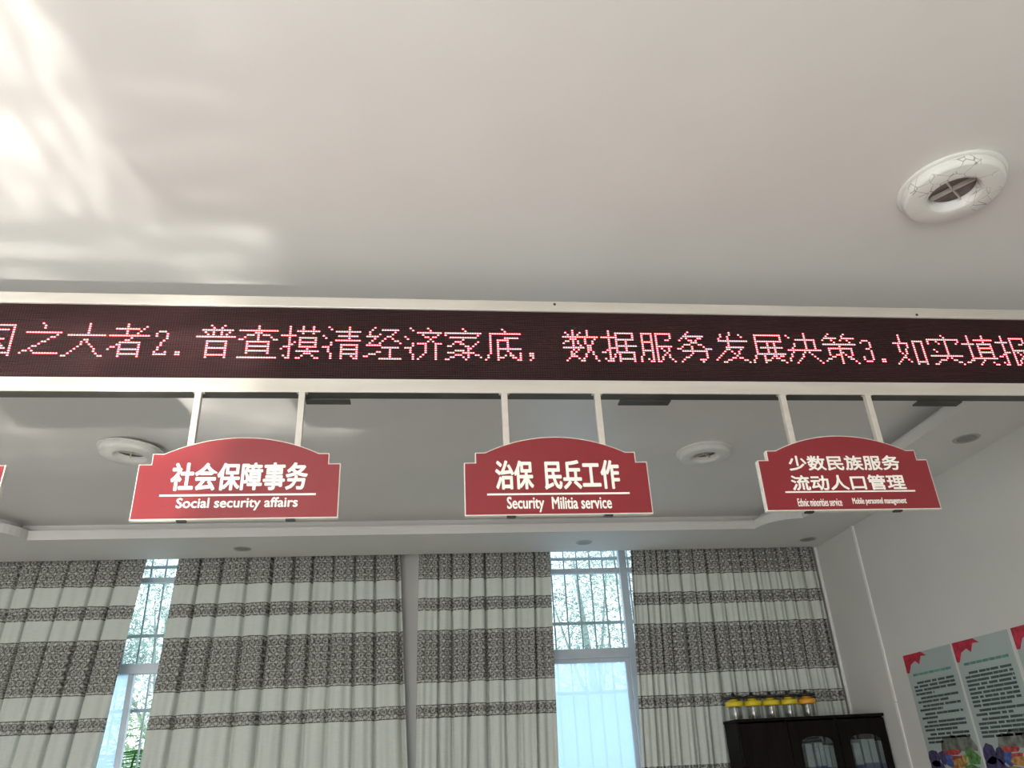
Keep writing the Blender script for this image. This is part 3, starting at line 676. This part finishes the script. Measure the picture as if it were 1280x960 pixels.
# ------------------------------------------------------------------ bookcase, binders, jars
BX0, BX1, BY0, BY1, BZ = 2.545, 3.80, 6.66, 6.94, E+.330
bc = empty('bookcase', ((BX0+BX1)/2, (BY0+BY1)/2, 0), 'dark brown wooden bookcase with arched glass doors in the right corner', 'bookcase'); inv = Matrix.Translation(-Vector(bc.location))
b = MB(); t_ = .02
b.box(BX0, BX0+t_, BY0, BY1, .06, BZ-.022); b.box(BX1-t_, BX1, BY0, BY1, .06, BZ-.022); b.box(BX0+t_, BX1-t_, BY1-.012, BY1, .06, BZ-.022); b.box(BX0+t_, BX1-t_, BY0, BY1-.012, .06, .09)
for k in (1, 2): x_ = BX0+(BX1-BX0)*k/3; b.box(x_-.01, x_+.01, BY0, BY1-.012, .09, BZ-.022)
part(b.build('carcass', mWood, bc), inv)
part(MB().box(BX0-.01, BX1+.005, BY0-.025, BY1+.0, BZ-.022, BZ, .004).build('top_board', mWood, bc), inv)
part(MB().box(BX0+.02, BX1-.02, BY0+.03, BY1, 0, .06).build('plinth', mWood, bc), inv)
for z_ in (.52, .95, 1.36): part(MB().box(BX0+.02, BX1-.02, BY0+.01, BY1-.012, z_, z_+.02).build('shelf', mWood, bc), inv)
def door(x0, x1, glazed):
    z0, z1 = .08, BZ-.035; y0, y1 = BY0-.02, BY0
    # glass opening outline (arched top)
    gx0, gx1, gz0, gs, gt = x0+.085, x1-.055, z0+.12, E+.115, E+.180
    arch = [(gx0, gz0)] + [(gx0+(gx1-gx0)*(.5-.5*math.cos(PI*i/16)), gs+(gt-gs)*math.sin(PI*i/16)**.6) for i in range(17)] + [(gx1, gz0)]
    o3 = [(x0, z0), (x0, z1), (x1, z1), (x1, z0)]
    if glazed:
        tri = tessellate_polygon([[Vector((*q, 0)) for q in o3], [Vector((*q, 0)) for q in arch]]); pts = o3+arch; n = len(pts)
        V = [(x, y0, z) for x, z in pts]+[(x, y1, z) for x, z in pts]; Fc = [tuple(t) for t in tri]+[tuple(i+n for i in t) for t in tri]
        for st, ln in ((0, 4), (4, len(arch))):
            for i in range(ln): j = (i+1) % ln; Fc.append((st+i, st+j, n+st+j, n+st+i))
        d = part(pyd('door', V, Fc, mWood, bc), inv); bmx = bmesh.new(); bmx.from_mesh(d.data); bmesh.ops.recalc_face_normals(bmx, faces=bmx.faces); bmx.to_mesh(d.data); bmx.free()
        MB().prism(arch, y0+.008, y0+.011).build('glass_pane', mGlass, d)
    else:
        d = part(MB().box(x0, x1, y0, y1, z0, z1, .003).build('door', mWood, bc), inv); d['label'] = 'solid wooden door'
        MB().prism(arch, y0-.006, y0+.001).build('raised_panel', mWood, d)
    MB().tube((x0+.03, y0-.03, 1.0), (x0+.03, y0-.03, 1.14), .006).build('handle', mVane, d)
w3 = (BX1-BX0)/3
door(BX0+.003, BX0+w3-.002, False); door(BX0+w3+.002, BX0+2*w3-.002, True); door(BX0+2*w3+.002, BX1-.003, True)
def binder(x, w_, h, m, label, group, lean=0.0):
    t = empty('binder', (x, BY0+.16, 1.38), label, 'binder', group, (0, lean, 0))
    MB().box(-w_/2, w_/2, -.12, .10, 0, h*.52, .002).build('lower_cover', mBinderB, t)
    MB().box(-w_/2, w_/2, -.12, .10, h*.52, h, .002).build('upper_cover', m, t)
    MB().box(-w_/2+.004, w_/2-.004, -.105, .095, h-.002, h+.001).build('paper_block', mLetter, t)
specs = [(.0, .058, .345, 'wide pale grey', mBinderW), (.066, .030, .35, 'narrow pale grey', mBinderW), (.105, .034, .352, 'tall pale', mBinderW), (.150, .034, .33, 'thin grey', mBinderW), (.200, .050, .325, 'darker grey', mat('binder_dark', (.15, .17, .17), .5))]
for i, (dx, w_, h, nm, m_) in enumerate(specs):
    binder(3.135+dx, w_, h, m_, nm+' and blue binder in left arched door, %s' % ['at far left', 'second from left', 'in the middle', 'second from right', 'at far right'][i], 'binders behind the left arched door', .0)
specs = [(.0, .062, .335, 'wide pale grey', mBinderW), (.075, .056, .36, 'tall greenish grey', mBinderW), (.138, .050, .36, 'tall pale', mBinderW), (.205, .032, .345, 'thin dark grey', MATS['binder_dark'])]
for i, (dx, w_, h, nm, m_) in enumerate(specs):
    binder(3.545+dx, w_, h, m_, nm+' and blue binder in right arched door, %s' % ['at far left', 'second from left', 'second from right', 'at far right'][i], 'binders behind the right arched door')
pos = ['at far left', 'second from left', 'in the middle', 'second from right', 'at far right']
for i in range(5):
    x = 2.60+i*.158; y = 6.78; lidm = mOrange if i == 4 else mYellow
    t = empty('jar', (x, y, BZ), 'clear plastic jar with %s collar and black lid on the bookcase, %s' % ('orange' if i == 4 else 'yellow', pos[i]), 'jar', 'lidded jars on top of the bookcase')
    MB().lathe([(0, .002), (.050, .002), (.054, .010), (.054, .105), (.046, .12), (.044, .12), (.050, .103), (.050, .012), (0, .006)], 28).build('jar_body', mJar, t, True)
    MB().lathe([(.044, .100), (.070, .102), (.074, .108), (.074, .136), (.066, .142), (.040, .145), (0, .145)], 28).build('collar', lidm, t, True)
    b = MB(); b.lathe([(.034, .145), (.034, .162), (.0, .162)], 16); b.build('lid_neck', lidm, t, True)
    b = MB(); b.lathe([(0, .160), (.072, .160), (.080, .165), (.080, .176), (.074, .180), (.016, .181), (.016, .202), (.008, .210), (0, .210)], 28); b.build('black_lid', mBlack, t, True)
    MB().tube((-.012 if i < 2 else .01, -.03, .006), (-.018 if i < 2 else .012, -.03, .135), .008 if i == 0 else .005).build('inner_tube', mLetter, t)
